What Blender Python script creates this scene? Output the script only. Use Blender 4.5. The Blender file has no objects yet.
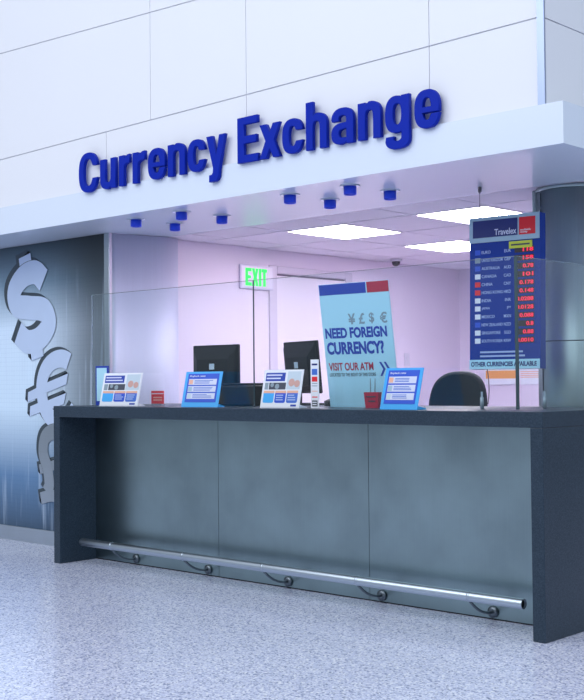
import bpy, bmesh, math, random
from mathutils import Matrix, Vector, Euler
random.seed(4)
SC = bpy.context.scene
COL = SC.collection
PI = math.pi
H = 1.07          # worktop height
ZC = 2.306        # soffit and booth ceiling
ZF = 2.503        # top of the fascia

# ------------------------------------------------------------------ materials
def new_mat(name):
    m = bpy.data.materials.new(name); m.use_nodes = True
    nt = m.node_tree
    return m, nt, nt.nodes['Principled BSDF']

def flat(name, col, rough=.5, metal=0., spec=.5, emit=None, estr=0., vary=0., vscale=12.):
    m, nt, b = new_mat(name)
    b.inputs['Base Color'].default_value = (*col, 1)
    b.inputs['Roughness'].default_value = rough
    b.inputs['Metallic'].default_value = metal
    b.inputs['Specular IOR Level'].default_value = spec
    if emit:
        b.inputs['Emission Color'].default_value = (*emit, 1)
        b.inputs['Emission Strength'].default_value = estr
    if vary:
        tc = nt.nodes.new('ShaderNodeTexCoord'); n = nt.nodes.new('ShaderNodeTexNoise')
        n.inputs['Scale'].default_value = vscale; n.inputs['Detail'].default_value = 4
        nt.links.new(tc.outputs['Object'], n.inputs['Vector'])
        r = nt.nodes.new('ShaderNodeMapRange')
        r.inputs['To Min'].default_value = 1 - vary; r.inputs['To Max'].default_value = 1 + vary
        nt.links.new(n.outputs['Fac'], r.inputs['Value'])
        mx = nt.nodes.new('ShaderNodeVectorMath'); mx.operation = 'SCALE'
        mx.inputs[0].default_value = col
        nt.links.new(r.outputs['Result'], mx.inputs['Scale'])
        nt.links.new(mx.outputs['Vector'], b.inputs['Base Color'])
    return m

def speckle(name, cols, stops, scale, rough, bump=0., detail_scale=None, spec=.5):
    m, nt, b = new_mat(name)
    tc = nt.nodes.new('ShaderNodeTexCoord')
    v = nt.nodes.new('ShaderNodeTexVoronoi'); v.inputs['Scale'].default_value = scale
    nt.links.new(tc.outputs['Object'], v.inputs['Vector'])
    sep = nt.nodes.new('ShaderNodeSeparateColor')
    nt.links.new(v.outputs['Color'], sep.inputs['Color'])
    cr = nt.nodes.new('ShaderNodeValToRGB')
    el = cr.color_ramp.elements
    while len(el) < len(cols): el.new(.5)
    for e, c, s in zip(el, cols, stops): e.position = s; e.color = (*c, 1)
    nt.links.new(sep.outputs['Red'], cr.inputs['Fac'])
    n = nt.nodes.new('ShaderNodeTexNoise'); n.inputs['Scale'].default_value = detail_scale or 2.; n.inputs['Detail'].default_value = 3
    nt.links.new(tc.outputs['Object'], n.inputs['Vector'])
    r = nt.nodes.new('ShaderNodeMapRange'); r.inputs['To Min'].default_value = .9; r.inputs['To Max'].default_value = 1.1
    nt.links.new(n.outputs['Fac'], r.inputs['Value'])
    mx = nt.nodes.new('ShaderNodeVectorMath'); mx.operation = 'SCALE'
    nt.links.new(cr.outputs['Color'], mx.inputs[0]); nt.links.new(r.outputs['Result'], mx.inputs['Scale'])
    nt.links.new(mx.outputs['Vector'], b.inputs['Base Color'])
    b.inputs['Roughness'].default_value = rough
    b.inputs['Specular IOR Level'].default_value = spec
    return m

def brushed(name, col, rough, stretch=(1, 1, 60), amount=.18, blotch=.0, metal=1., edge=(1, 1, 1)):
    """brushed steel: fine streaks along one axis, soft worn blotches"""
    m, nt, b = new_mat(name)
    tc = nt.nodes.new('ShaderNodeTexCoord'); mp = nt.nodes.new('ShaderNodeMapping')
    mp.inputs['Scale'].default_value = stretch
    nt.links.new(tc.outputs['Object'], mp.inputs['Vector'])
    n = nt.nodes.new('ShaderNodeTexNoise'); n.inputs['Scale'].default_value = 6; n.inputs['Detail'].default_value = 5
    nt.links.new(mp.outputs['Vector'], n.inputs['Vector'])
    n2 = nt.nodes.new('ShaderNodeTexNoise'); n2.inputs['Scale'].default_value = 2.3; n2.inputs['Detail'].default_value = 4
    nt.links.new(tc.outputs['Object'], n2.inputs['Vector'])
    r = nt.nodes.new('ShaderNodeMapRange'); r.inputs['To Min'].default_value = 1 - amount; r.inputs['To Max'].default_value = 1 + amount
    nt.links.new(n.outputs['Fac'], r.inputs['Value'])
    r2 = nt.nodes.new('ShaderNodeMapRange'); r2.inputs['From Min'].default_value = .3; r2.inputs['From Max'].default_value = .7
    r2.inputs['To Min'].default_value = 1 - blotch; r2.inputs['To Max'].default_value = 1 + blotch * .4
    nt.links.new(n2.outputs['Fac'], r2.inputs['Value'])
    mm = nt.nodes.new('ShaderNodeMath'); mm.operation = 'MULTIPLY'
    nt.links.new(r.outputs['Result'], mm.inputs[0]); nt.links.new(r2.outputs['Result'], mm.inputs[1])
    mx = nt.nodes.new('ShaderNodeVectorMath'); mx.operation = 'SCALE'; mx.inputs[0].default_value = col
    nt.links.new(mm.outputs['Value'], mx.inputs['Scale'])
    nt.links.new(mx.outputs['Vector'], b.inputs['Base Color'])
    b.inputs['Metallic'].default_value = metal; b.inputs['Roughness'].default_value = rough
    b.inputs['Specular Tint'].default_value = (*edge, 1)
    return m

def glass_mat(name, tint, ior=1.42):
    m = bpy.data.materials.new(name); m.use_nodes = True
    nt = m.node_tree; nt.nodes.clear()
    out = nt.nodes.new('ShaderNodeOutputMaterial'); mix = nt.nodes.new('ShaderNodeMixShader')
    t = nt.nodes.new('ShaderNodeBsdfTransparent'); t.inputs['Color'].default_value = (*tint, 1)
    g = nt.nodes.new('ShaderNodeBsdfGlossy'); g.inputs['Roughness'].default_value = .02
    f = nt.nodes.new('ShaderNodeFresnel'); ge = nt.nodes.new('ShaderNodeNewGeometry'); mr = nt.nodes.new('ShaderNodeMapRange')   # same reflectance on both faces of a pane
    mr.inputs['To Min'].default_value = ior; mr.inputs['To Max'].default_value = 1 / ior
    nt.links.new(ge.outputs['Backfacing'], mr.inputs['Value']); nt.links.new(mr.outputs['Result'], f.inputs['IOR'])
    nt.links.new(f.outputs['Fac'], mix.inputs['Fac'])
    nt.links.new(t.outputs['BSDF'], mix.inputs[1]); nt.links.new(g.outputs['BSDF'], mix.inputs[2])
    nt.links.new(mix.outputs['Shader'], out.inputs['Surface'])
    return m

def mural_mat():
    """printed mural: dark blue steel sheet with pale streaks of light, as the print shows it"""
    m, nt, b = new_mat('mural_print')
    N = nt.nodes.new; Lk = nt.links.new
    tc = N('ShaderNodeTexCoord'); sp = N('ShaderNodeSeparateXYZ'); Lk(tc.outputs['Object'], sp.inputs['Vector'])
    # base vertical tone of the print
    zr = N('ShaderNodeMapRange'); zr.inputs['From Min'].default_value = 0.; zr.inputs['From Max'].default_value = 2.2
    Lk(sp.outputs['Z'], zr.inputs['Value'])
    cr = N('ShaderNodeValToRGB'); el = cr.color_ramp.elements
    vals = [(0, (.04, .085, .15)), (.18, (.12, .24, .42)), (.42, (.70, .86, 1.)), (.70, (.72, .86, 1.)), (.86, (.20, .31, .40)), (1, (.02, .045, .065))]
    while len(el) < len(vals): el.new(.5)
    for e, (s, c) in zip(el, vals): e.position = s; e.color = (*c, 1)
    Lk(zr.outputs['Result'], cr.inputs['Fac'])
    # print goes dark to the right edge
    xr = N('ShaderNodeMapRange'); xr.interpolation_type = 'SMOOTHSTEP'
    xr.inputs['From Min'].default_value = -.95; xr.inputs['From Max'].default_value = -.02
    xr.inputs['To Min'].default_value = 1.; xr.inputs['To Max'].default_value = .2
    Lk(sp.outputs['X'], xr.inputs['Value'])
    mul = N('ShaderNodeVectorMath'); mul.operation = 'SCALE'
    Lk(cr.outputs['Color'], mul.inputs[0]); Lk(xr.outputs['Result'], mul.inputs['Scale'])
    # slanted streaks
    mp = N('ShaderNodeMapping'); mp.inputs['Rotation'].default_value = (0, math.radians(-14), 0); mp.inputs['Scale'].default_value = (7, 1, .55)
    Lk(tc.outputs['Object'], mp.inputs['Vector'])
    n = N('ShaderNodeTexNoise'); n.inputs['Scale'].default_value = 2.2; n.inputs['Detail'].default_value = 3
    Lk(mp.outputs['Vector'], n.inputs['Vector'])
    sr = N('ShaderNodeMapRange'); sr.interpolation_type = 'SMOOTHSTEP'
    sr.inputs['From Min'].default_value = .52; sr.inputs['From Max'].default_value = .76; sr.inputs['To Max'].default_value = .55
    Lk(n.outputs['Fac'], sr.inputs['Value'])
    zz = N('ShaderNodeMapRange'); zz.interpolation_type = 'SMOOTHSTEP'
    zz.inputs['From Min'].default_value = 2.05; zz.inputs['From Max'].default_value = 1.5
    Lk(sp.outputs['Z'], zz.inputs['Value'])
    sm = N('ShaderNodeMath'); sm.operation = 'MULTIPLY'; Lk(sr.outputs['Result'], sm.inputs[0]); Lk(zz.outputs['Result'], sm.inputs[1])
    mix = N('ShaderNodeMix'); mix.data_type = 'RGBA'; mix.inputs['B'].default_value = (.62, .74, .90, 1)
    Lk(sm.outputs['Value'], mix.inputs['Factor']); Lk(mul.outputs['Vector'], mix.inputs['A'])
    # fine printed grid
    w = N('ShaderNodeTexBrick'); w.offset = 0; w.inputs['Scale'].default_value = 14; w.inputs['Mortar Size'].default_value = .012
    w.inputs['Brick Width'].default_value = .5; w.inputs['Row Height'].default_value = .5
    w.inputs['Color1'].default_value = w.inputs['Color2'].default_value = (1, 1, 1, 1); w.inputs['Mortar'].default_value = (.8, .84, .88, 1)
    cb = N('ShaderNodeCombineXYZ'); Lk(sp.outputs['X'], cb.inputs['X']); Lk(sp.outputs['Z'], cb.inputs['Y']); Lk(cb.outputs['Vector'], w.inputs['Vector'])
    m2 = N('ShaderNodeVectorMath'); m2.operation = 'MULTIPLY'; Lk(mix.outputs['Result'], m2.inputs[0]); Lk(w.outputs['Color'], m2.inputs[1])
    Lk(m2.outputs['Vector'], b.inputs['Base Color'])
    b.inputs['Roughness'].default_value = .35
    return m

M = {}
M['white_panel'] = flat('white_panel', (.81, .82, .87), .45, vary=.012, vscale=1.2)
M['joint'] = flat('panel_joint', (.22, .23, .34), .6)
M['fascia'] = flat('fascia_white', (.72, .79, .90), .20)
M['trim_metal'] = brushed('corner_trim', (.40, .47, .66), .4, (20, 20, .4), .1)
M['booth_wall'] = flat('booth_wall', (.78, .695, .82), .6, vary=.012, vscale=1.5)
M['ceiling'] = flat('ceiling_tile', (.74, .70, .78), .8, vary=.03, vscale=9)
M['tbar'] = flat('ceiling_bar', (.50, .47, .54), .5)
M['floor'] = speckle('terrazzo', [(.22, .25, .40), (.50, .54, .74), (.66, .70, .90), (.92, .94, 1.)], [0, .2, .6, 1], 125, .15, detail_scale=.8, spec=.5)
M['stone'] = speckle('dark_stone', [(.020, .034, .052), (.028, .046, .069), (.042, .064, .092)], [0, .5, 1], 260, .32, detail_scale=3, spec=.22)
M['steel_sheet'] = brushed('steel_sheet', (.29, .385, .415), .30, (30, 1, .5), .05, .2)
M['steel_tube'] = brushed('steel_tube', (.46, .53, .60), .34, (.5, 20, 20), .06)
M['steel_dark'] = flat('bracket_steel', (.16, .19, .22), .35, 1.)
M['bore'] = flat('tube_bore', (.012, .014, .018), .7)
M['column'] = brushed('column_steel', (.40, .49, .51), .45, (20, 20, .3), .06, .06, edge=(.3, .35, .37))
M['column_seam'] = flat('column_seam', (.05, .07, .08), .5)
M['column_pale'] = brushed('column_pale', (.64, .65, .80), .6, (12, 12, .3), .04, .0, metal=.3)
M['base_steel'] = brushed('base_steel', (.50, .56, .62), .35, (.6, 20, 20), .06, .1)
M['letter_blue'] = flat('letter_blue', (.002, .020, .36), .45, spec=.12)
M['lamp_blue'] = flat('lamp_blue', (.008, .055, .75), .4)
M['lamp_ring'] = flat('lamp_ring', (.55, .62, .70), .3, .6)
M['diffuser'] = flat('light_diffuser', (.9, .88, .9), .5, emit=(1., .90, .97), estr=24.)
M['lamp_frame'] = flat('light_frame', (.75, .73, .78), .5)
M['glass'] = glass_mat('screen_glass', (.950, .985, .995))
M['glass_edge'] = flat('glass_edge', (.05, .085, .10), .2)
M['clamp'] = flat('clamp_clear', (.34, .42, .48), .2, .3)
M['black'] = flat('black_plastic', (.006, .010, .015), .45, spec=.3, vary=.1)
M['black2'] = flat('black_matte', (.010, .013, .017), .6)
M['chair_fab'] = flat('chair_fabric', (.022, .032, .040), .75, vary=.2, vscale=40)
M['logo_grey'] = flat('logo_grey', (.55, .66, .75), .4)
M['card_cyan'] = flat('card_cyan', (.05, .42, .90), .35)
M['card_pale'] = flat('board_pale_blue', (.46, .78, .92), .4)
M['navy'] = flat('print_navy', (.012, .05, .40), .35)
M['navy_dk'] = flat('print_dark_navy', (.010, .022, .17), .35)
M['royal'] = flat('print_royal', (.02, .09, .62), .4)
M['mid_blue'] = flat('print_mid_blue', (.05, .16, .62), .4)
M['red'] = flat('print_red', (.80, .015, .03), .4)
M['crimson'] = flat('print_crimson', (.48, .02, .06), .4)
M['white'] = flat('print_white', (.82, .85, .92), .4)
M['lilac'] = flat('print_lilac', (.66, .70, .88), .4)
M['peach'] = flat('print_peach', (.85, .45, .33), .4)
M['grey_print'] = flat('print_grey', (.26, .34, .40), .4)
M['skin_print'] = flat('print_skin', (.62, .36, .32), .4)
M['dark_print'] = flat('print_dark', (.05, .06, .09), .4)
M['orange'] = flat('print_orange', (.85, .38, .12), .5)
M['yellow'] = flat('print_yellow', (.62, .68, .05), .4)
M['pale_frame'] = flat('board_frame', (.36, .52, .64), .35)
M['board_body'] = flat('rate_board_blue', (.004, .036, .29), .35, spec=.25)
M['rate_print'] = flat('rate_print', (.42, .52, .80), .4)
M['led_off'] = flat('led_window', (.030, .020, .028), .3)
M['led'] = flat('led_red', (.5, .01, .03), .4, emit=(1., .02, .09), estr=.9)
M['exit_green'] = flat('exit_green', (.02, .7, .12), .4, emit=(.0, .95, .08), estr=.55)
M['exit_panel'] = flat('exit_panel', (.72, .68, .80), .25)
M['exit_edge'] = flat('exit_frame', (.56, .53, .68), .3, .2)
M['door'] = flat('door_paint', (.78, .71, .81), .5)
M['jamb'] = flat('door_jamb', (.62, .56, .68), .45)
M['gap'] = flat('door_gap', (.16, .14, .20), .7)
M['plate'] = flat('switch_plate', (.66, .62, .74), .4)
M['dome'] = flat('camera_dome', (.02, .02, .03), .12)
M['dome_base'] = flat('camera_base', (.62, .60, .68), .5)
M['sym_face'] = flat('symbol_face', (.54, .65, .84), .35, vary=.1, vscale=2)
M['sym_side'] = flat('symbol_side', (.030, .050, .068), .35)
M['cable'] = flat('cable_grey', (.10, .10, .12), .5)
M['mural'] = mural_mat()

# ------------------------------------------------------------------ object helpers
def link(name, me, mat, parent=None, kind=None, label=None, smooth=False):
    if isinstance(me, bmesh.types.BMesh):
        bm = me; me = bpy.data.meshes.new(name)
        bmesh.ops.recalc_face_normals(bm, faces=bm.faces)
        bm.to_mesh(me); bm.free()
    me.name = name
    me.materials.clear()
    for x in (mat if isinstance(mat, (list, tuple)) else [mat]): me.materials.append(M[x] if isinstance(x, str) else x)
    if smooth:
        for p in me.polygons: p.use_smooth = True
    o = bpy.data.objects.new(name, me); COL.objects.link(o)
    if parent: o.parent = parent
    if kind: o['kind'] = kind
    if label: o['label'] = label
    return o

def thing(name, label, cat, loc=(0, 0, 0), rot=(0, 0, 0), group=None):
    o = bpy.data.objects.new(name, None); COL.objects.link(o)
    o.empty_display_size = .05
    o.location = loc; o.rotation_euler = rot
    o['label'] = label; o['category'] = cat
    if group: o['group'] = group
    return o

def tag(o, label, cat, group=None):
    o['label'] = label; o['category'] = cat
    if group: o['group'] = group
    return o

def dup(root, loc, rot=None, label=None):
    r = root.copy(); COL.objects.link(r); r.location = loc
    if rot is not None: r.rotation_euler = rot
    if label: r['label'] = label
    for ch in list(root.children):
        c = ch.copy(); COL.objects.link(c); c.parent = r
        for g in list(ch.children):
            d = g.copy(); COL.objects.link(d); d.parent = c
    return r

def B(bm, x0, x1, y0, y1, z0, z1, mi=0, bev=0., seg=2):
    t = bmesh.new() if bev else bm
    n0 = len(bm.faces)
    vs = [t.verts.new((x, y, z)) for x in (x0, x1) for y in (y0, y1) for z in (z0, z1)]
    fs = []
    for f in ((0, 1, 3, 2), (4, 6, 7, 5), (0, 4, 5, 1), (2, 3, 7, 6), (0, 2, 6, 4), (1, 5, 7, 3)):
        fs.append(t.faces.new([vs[i] for i in f]))
    if bev:
        bmesh.ops.bevel(t, geom=list(t.edges), offset=bev, segments=seg, affect='EDGES', profile=.5)
        for f in t.faces: f.material_index = mi
        me = bpy.data.meshes.new('tmp'); t.to_mesh(me); t.free(); bm.from_mesh(me); bpy.data.meshes.remove(me)
    else:
        for f in fs: f.material_index = mi
    return bm

def box(x0, x1, y0, y1, z0, z1, bev=0.):
    return B(bmesh.new(), x0, x1, y0, y1, z0, z1, 0, bev)

def lathe(bm, prof, c=(0, 0, 0), seg=32, mi=0, axis='Z'):
    """revolve (r, h) pairs around an axis; radius 0 closes"""
    rings = []
    for r, h in prof:
        ring = []
        for i in range(seg):
            a = 2 * PI * i / seg
            if axis == 'Z': p = (c[0] + r * math.cos(a), c[1] + r * math.sin(a), c[2] + h)
            elif axis == 'X': p = (c[0] + h, c[1] + r * math.cos(a), c[2] + r * math.sin(a))
            else: p = (c[0] + r * math.cos(a), c[1] + h, c[2] + r * math.sin(a))
            ring.append(bm.verts.new(p))
        rings.append(ring)
    for a, b in zip(rings, rings[1:]):
        for i in range(seg):
            f = bm.faces.new((a[i], a[(i + 1) % seg], b[(i + 1) % seg], b[i])); f.material_index = mi; f.smooth = True
    for ring in (rings[0], rings[-1]):
        f = bm.faces.new(ring); f.material_index = mi
    return bm

def tube(bm, pts, r, seg=10, mi=0):
    pts = [Vector(p) for p in pts]; rings = []
    up = Vector((0, 0, 1))
    for i, p in enumerate(pts):
        d = (pts[min(i + 1, len(pts) - 1)] - pts[max(i - 1, 0)]).normalized()
        u = up if abs(d.dot(up)) < .95 else Vector((1, 0, 0))
        a = d.cross(u).normalized(); b = d.cross(a).normalized()
        rr = r[i] if isinstance(r, (list, tuple)) else r
        rings.append([bm.verts.new(p + rr * (math.cos(t) * a + math.sin(t) * b)) for t in [2 * PI * k / seg for k in range(seg)]])
    for A_, B_ in zip(rings, rings[1:]):
        for k in range(seg):
            f = bm.faces.new((A_[k], A_[(k + 1) % seg], B_[(k + 1) % seg], B_[k])); f.material_index = mi; f.smooth = True
    bm.faces.new(rings[0]); bm.faces.new(rings[-1])
    return bm

RX = Matrix.Rotation(PI / 2, 4, 'X')     # text plane -> upright, facing -y
def curve_mesh(cu, mat4):
    o = bpy.data.objects.new('tmp', cu); COL.objects.link(o)
    dg = bpy.context.evaluated_depsgraph_get()
    me = bpy.data.meshes.new_from_object(o.evaluated_get(dg))
    bpy.data.objects.remove(o); bpy.data.curves.remove(cu)
    me.transform(mat4)
    return me

def shape(contours, depth, bevel=0., at=(0, 0, 0)):
    """closed outlines (later ones are holes) in the x/z plane, front face toward -y at y=at.y"""
    cu = bpy.data.curves.new('tmp', 'CURVE'); cu.dimensions = '2D'; cu.fill_mode = 'BOTH'
    cu.extrude = depth / 2 - bevel; cu.bevel_depth = bevel; cu.bevel_resolution = 1
    for c in contours:
        s = cu.splines.new('POLY'); s.points.add(len(c) - 1)
        for p, q in zip(s.points, c): p.co = (q[0], q[1], 0, 1)
        s.use_cyclic_u = True
    return curve_mesh(cu, Matrix.Translation(Vector(at) + Vector((0, depth / 2, 0))) @ RX)

def text_mesh(txt, width=None, height=None, bold=0., depth=.0008, at=(0, 0, 0), align='LEFT', maxw=None):
    """upright lettering facing -y; scaled so that its bounds are width x height; at = lower left (or right) corner"""
    cu = bpy.data.curves.new('tmp', 'FONT'); cu.body = txt; cu.size = 1; cu.offset = bold; cu.extrude = .01; cu.resolution_u = 4
    me = curve_mesh(cu, Matrix())
    xs = [v.co.x for v in me.vertices]; ys = [v.co.y for v in me.vertices]
    x0, x1, y0, y1 = min(xs), max(xs), min(ys), max(ys)
    sy = height / (y1 - y0) if height else width / (x1 - x0)
    sx = width / (x1 - x0) if width else sy
    if maxw and sx * (x1 - x0) > maxw: sx = maxw / (x1 - x0)
    ox = x0 if align == 'LEFT' else (x1 if align == 'RIGHT' else (x0 + x1) / 2)
    for v in me.vertices:
        v.co = ((v.co.x - ox) * sx, (v.co.y - y0) * sy, v.co.z / .01 * depth / 2)
    me.transform(Matrix.Translation(Vector(at)) @ RX)
    return me

def rect(x0, x1, z0, z1): return [(x0, z0), (x1, z0), (x1, z1), (x0, z1)]

def bars(bm, x0, x1, z0, z1, n, y, d=.0006, ragged=.25):
    """lines of unreadably small print"""
    step = (z1 - z0) / n
    for i in range(n):
        e = x1 - (x1 - x0) * ragged * random.random()
        B(bm, x0, e, y - d, y, z0 + i * step + step * .28, z0 + i * step + step * .72)
    return bm

# ------------------------------------------------------------------ the setting
link('floor', box(-10, 8, -10, 6.2, -.1, 0), 'floor', kind='structure')

def paneled(name, quads, backing, mats):
    """wall cladding sheets with open joints over a dark backing, one mesh"""
    bm = bmesh.new()
    for q in quads: B(bm, *q, 0)
    B(bm, *backing, 1)
    return link(name, bm, mats, kind='structure')

g = .0035
lines = [lambda x: 2.42, lambda x: 2.922 + .0141 * x, lambda x: 3.451 - .0417 * x, lambda x: 4.7]     # cladding joints
bm = bmesh.new()
def sheet(a, b, lo, hi):
    v = [bm.verts.new((x, y, z)) for x in (a + g * .6, b - g * .6) for y in (.02, .035) for z in (lo(x) + g, hi(x) - g)]
    for f in ((0, 1, 3, 2), (4, 6, 7, 5), (0, 4, 5, 1), (2, 3, 7, 6), (0, 2, 6, 4), (1, 5, 7, 3)): bm.faces.new([v[k] for k in f])
for r, (lo, hi) in enumerate(zip(lines, lines[1:])):
    xs = [-8, -5.0, -3.26, -1.95, -.635, -.005] if r == 0 else [-8, -5.3, -2.81, -1.95, -.635, -.005]
    for a, b in zip(xs, xs[1:]): sheet(a, b, lo, hi)
B(bm, -8, -.005, .032, .15, 2.42, 4.7, 1)
link('wall_front', bm, ['white_panel', 'joint'], kind='structure')
sheets = []
zs_up = [2.42, 2.912, 3.46, 4.7]
for z0, z1 in zip(zs_up, zs_up[1:]):
    for a, b in ((.02, 1.6), (1.6, 4.9)):
        sheets.append((.018, .033, a + g, b - g, z0 + g, z1 - g))
paneled('wall_right', sheets, (-.1, .020, .155, 4.9, 2.42, 4.7), ['white_panel', 'joint'])
o = link('trim_1', box(-.004, .034, .008, .0195, 2.45, 4.7), 'trim_metal', kind='structure')

bm = bmesh.new()
B(bm, -8, .133, 0, .98, ZC, ZF)
B(bm, -.02, .133, .98, 4.9, ZC, ZF)
link('trim_2', bm, 'fascia', kind='structure')                       # fascia and soffit

# booth ceiling: tiles and grid bars
bm = bmesh.new()
B(bm, -4.3, -.02, .981, 5.0, ZC + .002, ZC + .09, 0)
xl = [-3.52, -2.94, -2.36, -1.78, -1.20, -.62]
yl = [1.37, 2.05, 2.74, 3.43, 4.12]
for x in xl: B(bm, x - .007, x + .007, .985, 4.81, ZC - .0015, ZC + .002, 1)
for y in yl: B(bm, -3.82, -.02, y - .007, y + .007, ZC - .002, ZC + .002, 1)
B(bm, -3.82, -.02, .981, .993, ZC - .001, ZC + .002, 1)
link('ceiling', bm, ['ceiling', 'tbar'], kind='structure')

bm = bmesh.new()
B(bm, -3.88, -3.82, 1.0, 4.81, 0, ZC)
B(bm, -3.90, -3.84, .5, 1.02, 0, ZC)
link('wall_left', bm, 'booth_wall', kind='structure')
link('wall_back', box(-4.0, .02, 4.81, 4.9, 0, ZC + .05), 'booth_wall', kind='structure')
link('wall_inner_right', box(-.02, .06, 1.7, 4.81, 0, ZC), 'booth_wall', kind='structure')
link('wall_outer_left', box(-8, -3.905, .51, .6, 0, ZC), 'white_panel', kind='structure')
link('trim_3', box(-3.893, -3.838, .488, .499, 0, ZC - .001, .004), 'steel_tube', kind='structure')
bm = bmesh.new()
B(bm, -8, -3.895, .478, .506, .022, .112, 0, .003)
B(bm, -8, -3.895, .486, .506, 0, .022, 1)
link('baseboard_left', bm, ['base_steel', 'bore'], kind='structure')

# door in the left wall (leaf, jamb, dark gap)
d = link('door_1', box(-3.822, -3.812, 2.206, 3.074, 0, 2.096), 'door', kind='structure')
bm = bmesh.new()
B(bm, -3.822, -3.805, 2.115, 2.205, 0, 2.175, 0, .004); B(bm, -3.822, -3.805, 3.075, 3.165, 0, 2.175, 0, .004); B(bm, -3.822, -3.805, 2.2055, 3.0745, 2.115, 2.175, 0, .004)
link('door_frame', bm, 'jamb', d)
bm = bmesh.new()
B(bm, -3.822, -3.8185, 2.205, 3.075, 2.097, 2.112)
link('door_gap', bm, 'gap', d)
bm = bmesh.new(); tube(bm, [(-3.812, 2.98, 1.0), (-3.76, 2.98, 1.0), (-3.755, 2.97, 1.0), (-3.755, 2.86, 1.0)], .009)
link('door_handle', bm, 'steel_tube', d)

# columns
def column(label, c, mat, seam_ang, loc_top=ZC):
    t = thing('column', label, 'column', (c[0], c[1], 0))
    bm = bmesh.new(); lathe(bm, [(.22, 0), (.22, ZC - .002)], seg=72)
    link('cladding', bm, mat, t)
    if seam_ang is not None:
        bm = bmesh.new()
        for a in seam_ang:
            x, y = .2195 * math.cos(a), .2195 * math.sin(a)
            B(bm, x - .0035, x + .0035, y - .0035, y + .0035, 0, ZC - .035)
        link('seam', bm, 'column_seam', t)
        bm = bmesh.new()
        lathe(bm, [(.2208, 1.432), (.2208, 1.438)], seg=72)
        link('seam', bm, 'column_seam', t)
        bm = bmesh.new()
        lathe(bm, [(.221, 2.285), (.223, 2.287), (.223, ZC - .004), (.221, ZC - .002)], seg=72)
        link('collar', bm, mat, t)
    return t
COL_C = (-.491, 1.203)
cr_ = column('round brushed steel column at right end behind the glass screen', COL_C, 'column', [math.radians(-120), math.radians(-20), math.radians(80)])
bm = bmesh.new()
B(bm, -.012, .012, -.02, .02, 2.085, ZC - .004, 0, .006)
o = link('cover_strip', bm, 'column', cr_)
o.location = (.228 * math.cos(math.radians(208)), .228 * math.sin(math.radians(208)), 0); o.rotation_euler = (0, 0, math.radians(208))
cl = thing('column', 'pale rounded column bulging from the partition beside the dark mural', 'column', (-3.966, .971, 0))
prof = [(-3.8395, .52), (-3.8395, .56)]
for k in range(1, 15):
    q = k / 15; prof.append((-3.8395 + .0935 * q * q * (3 - 2 * q), .56 + .41 * q))
for k in range(0, 15):
    a = math.radians(k * 120 / 14); prof.append((-3.966 + .22 * math.cos(a), .971 + .22 * math.sin(a)))
bm = bmesh.new()
lo = [bm.verts.new((x + 3.966, y - .971, 0)) for x, y in prof]; hi = [bm.verts.new((x + 3.966, y - .971, ZC - .002)) for x, y in prof]
for k in range(len(prof) - 1):
    f_ = bm.faces.new((lo[k], lo[k + 1], hi[k + 1], hi[k])); f_.smooth = True
bm.faces.new((lo[-1], lo[0], hi[0], hi[-1])); bm.faces.new(lo); bm.faces.new(hi)
link('cladding', bm, 'column_pale', cl)

# ------------------------------------------------------------------ sign letters
TV, TH, XH, DE = .045, .036, .190, .078
CAP = .258
def sup(cx, cy, rx, ry, a0, a1, n=14, e=2.5):
    out = []
    for i in range(n + 1):
        a = math.radians(a0 + (a1 - a0) * i / n); c, s = math.cos(a), math.sin(a)
        out.append((cx + rx * math.copysign(abs(c) ** (2 / e), c), cy + ry * math.copysign(abs(s) ** (2 / e), s)))
    return out
def L_C(w, h):
    cx, cy = w / 2, h / 2
    o = sup(cx, cy, w / 2, h / 2, 22, 338, 40); i = sup(cx, cy, w / 2 - TV, h / 2 - TH, 332, 28, 36)
    o[0] = (w, cy + h * .17); o[-1] = (w, cy - h * .17)
    return [o + [(w - TV, cy - h * .17)] + i[1:-1] + [(w - TV, cy + h * .17)]]
def L_n(w, h, H2=None):
    H2 = H2 or h
    c = [(0, 0), (TV, 0)]
    r = (w - 2 * TV) / 2
    c += [(TV, h * .62)] + sup(w / 2, h * .62, r, h * .38 - TH, 180, 0, 12)[1:-1] + [(w - TV, h * .62), (w - TV, 0), (w, 0)]
    c += [(w, h * .66)] + sup(w * .5, h * .66, w * .5, h * .34 + .003, 0, 90, 10)[1:] + [(TV + .012, h * .955), (TV, h * .90), (TV, H2), (0, H2)]
    return [c]
def L_u(w, h): return [[(w - x, h - z) for x, z in L_n(w, h)[0]]]
def L_h(w, h): return L_n(w, XH, CAP)
def L_r(w, h):
    return [[(0, 0), (TV, 0), (TV, h * .55)] + sup(w, h * .55, w - TV, h * .45 - TH - .012, 180, 92, 8)[1:] + [(w, h - TH - .012), (w, h + .002), (w * .82, h), (TV + .02, h * .93), (TV, h * .86), (TV, h), (0, h)]]
def L_e(w, h):
    cx, cy = w / 2, h / 2; zb = h * .40
    o = sup(cx, cy, w / 2, h / 2, 0, 335, 44)
    o = [(w, zb)] + o[1:] + [(w, cy - h * .16)]
    i = sup(cx, cy, w / 2 - TV, h / 2 - TH, 330, 190, 20)
    out = o + [(w - TV, cy - h * .16)] + i[1:] + [(TV, zb)]
    zt = zb + TH * .72
    hole = [p for p in sup(cx, cy, w / 2 - TV, h / 2 - TH, 0, 180, 30) if p[1] > zt + .002] + [(TV + .0005, zt), (w - TV - .0005, zt)]
    return [out, hole]
def L_y(w, h):
    return [[(0, h), (TV * 1.02, h), (w * .52, h * .27), (w - TV, h), (w, h), (w * .66, -.012)] + sup(w * .40, -.012, w * .26, DE - .012, 0, -90, 8)[1:]
            + [(w * .14, -DE), (w * .14, -DE + TH)] + [(w * .28, -DE + TH + .002), (w * .345, -DE + TH + .014), (w * .365, 0)]]
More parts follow.
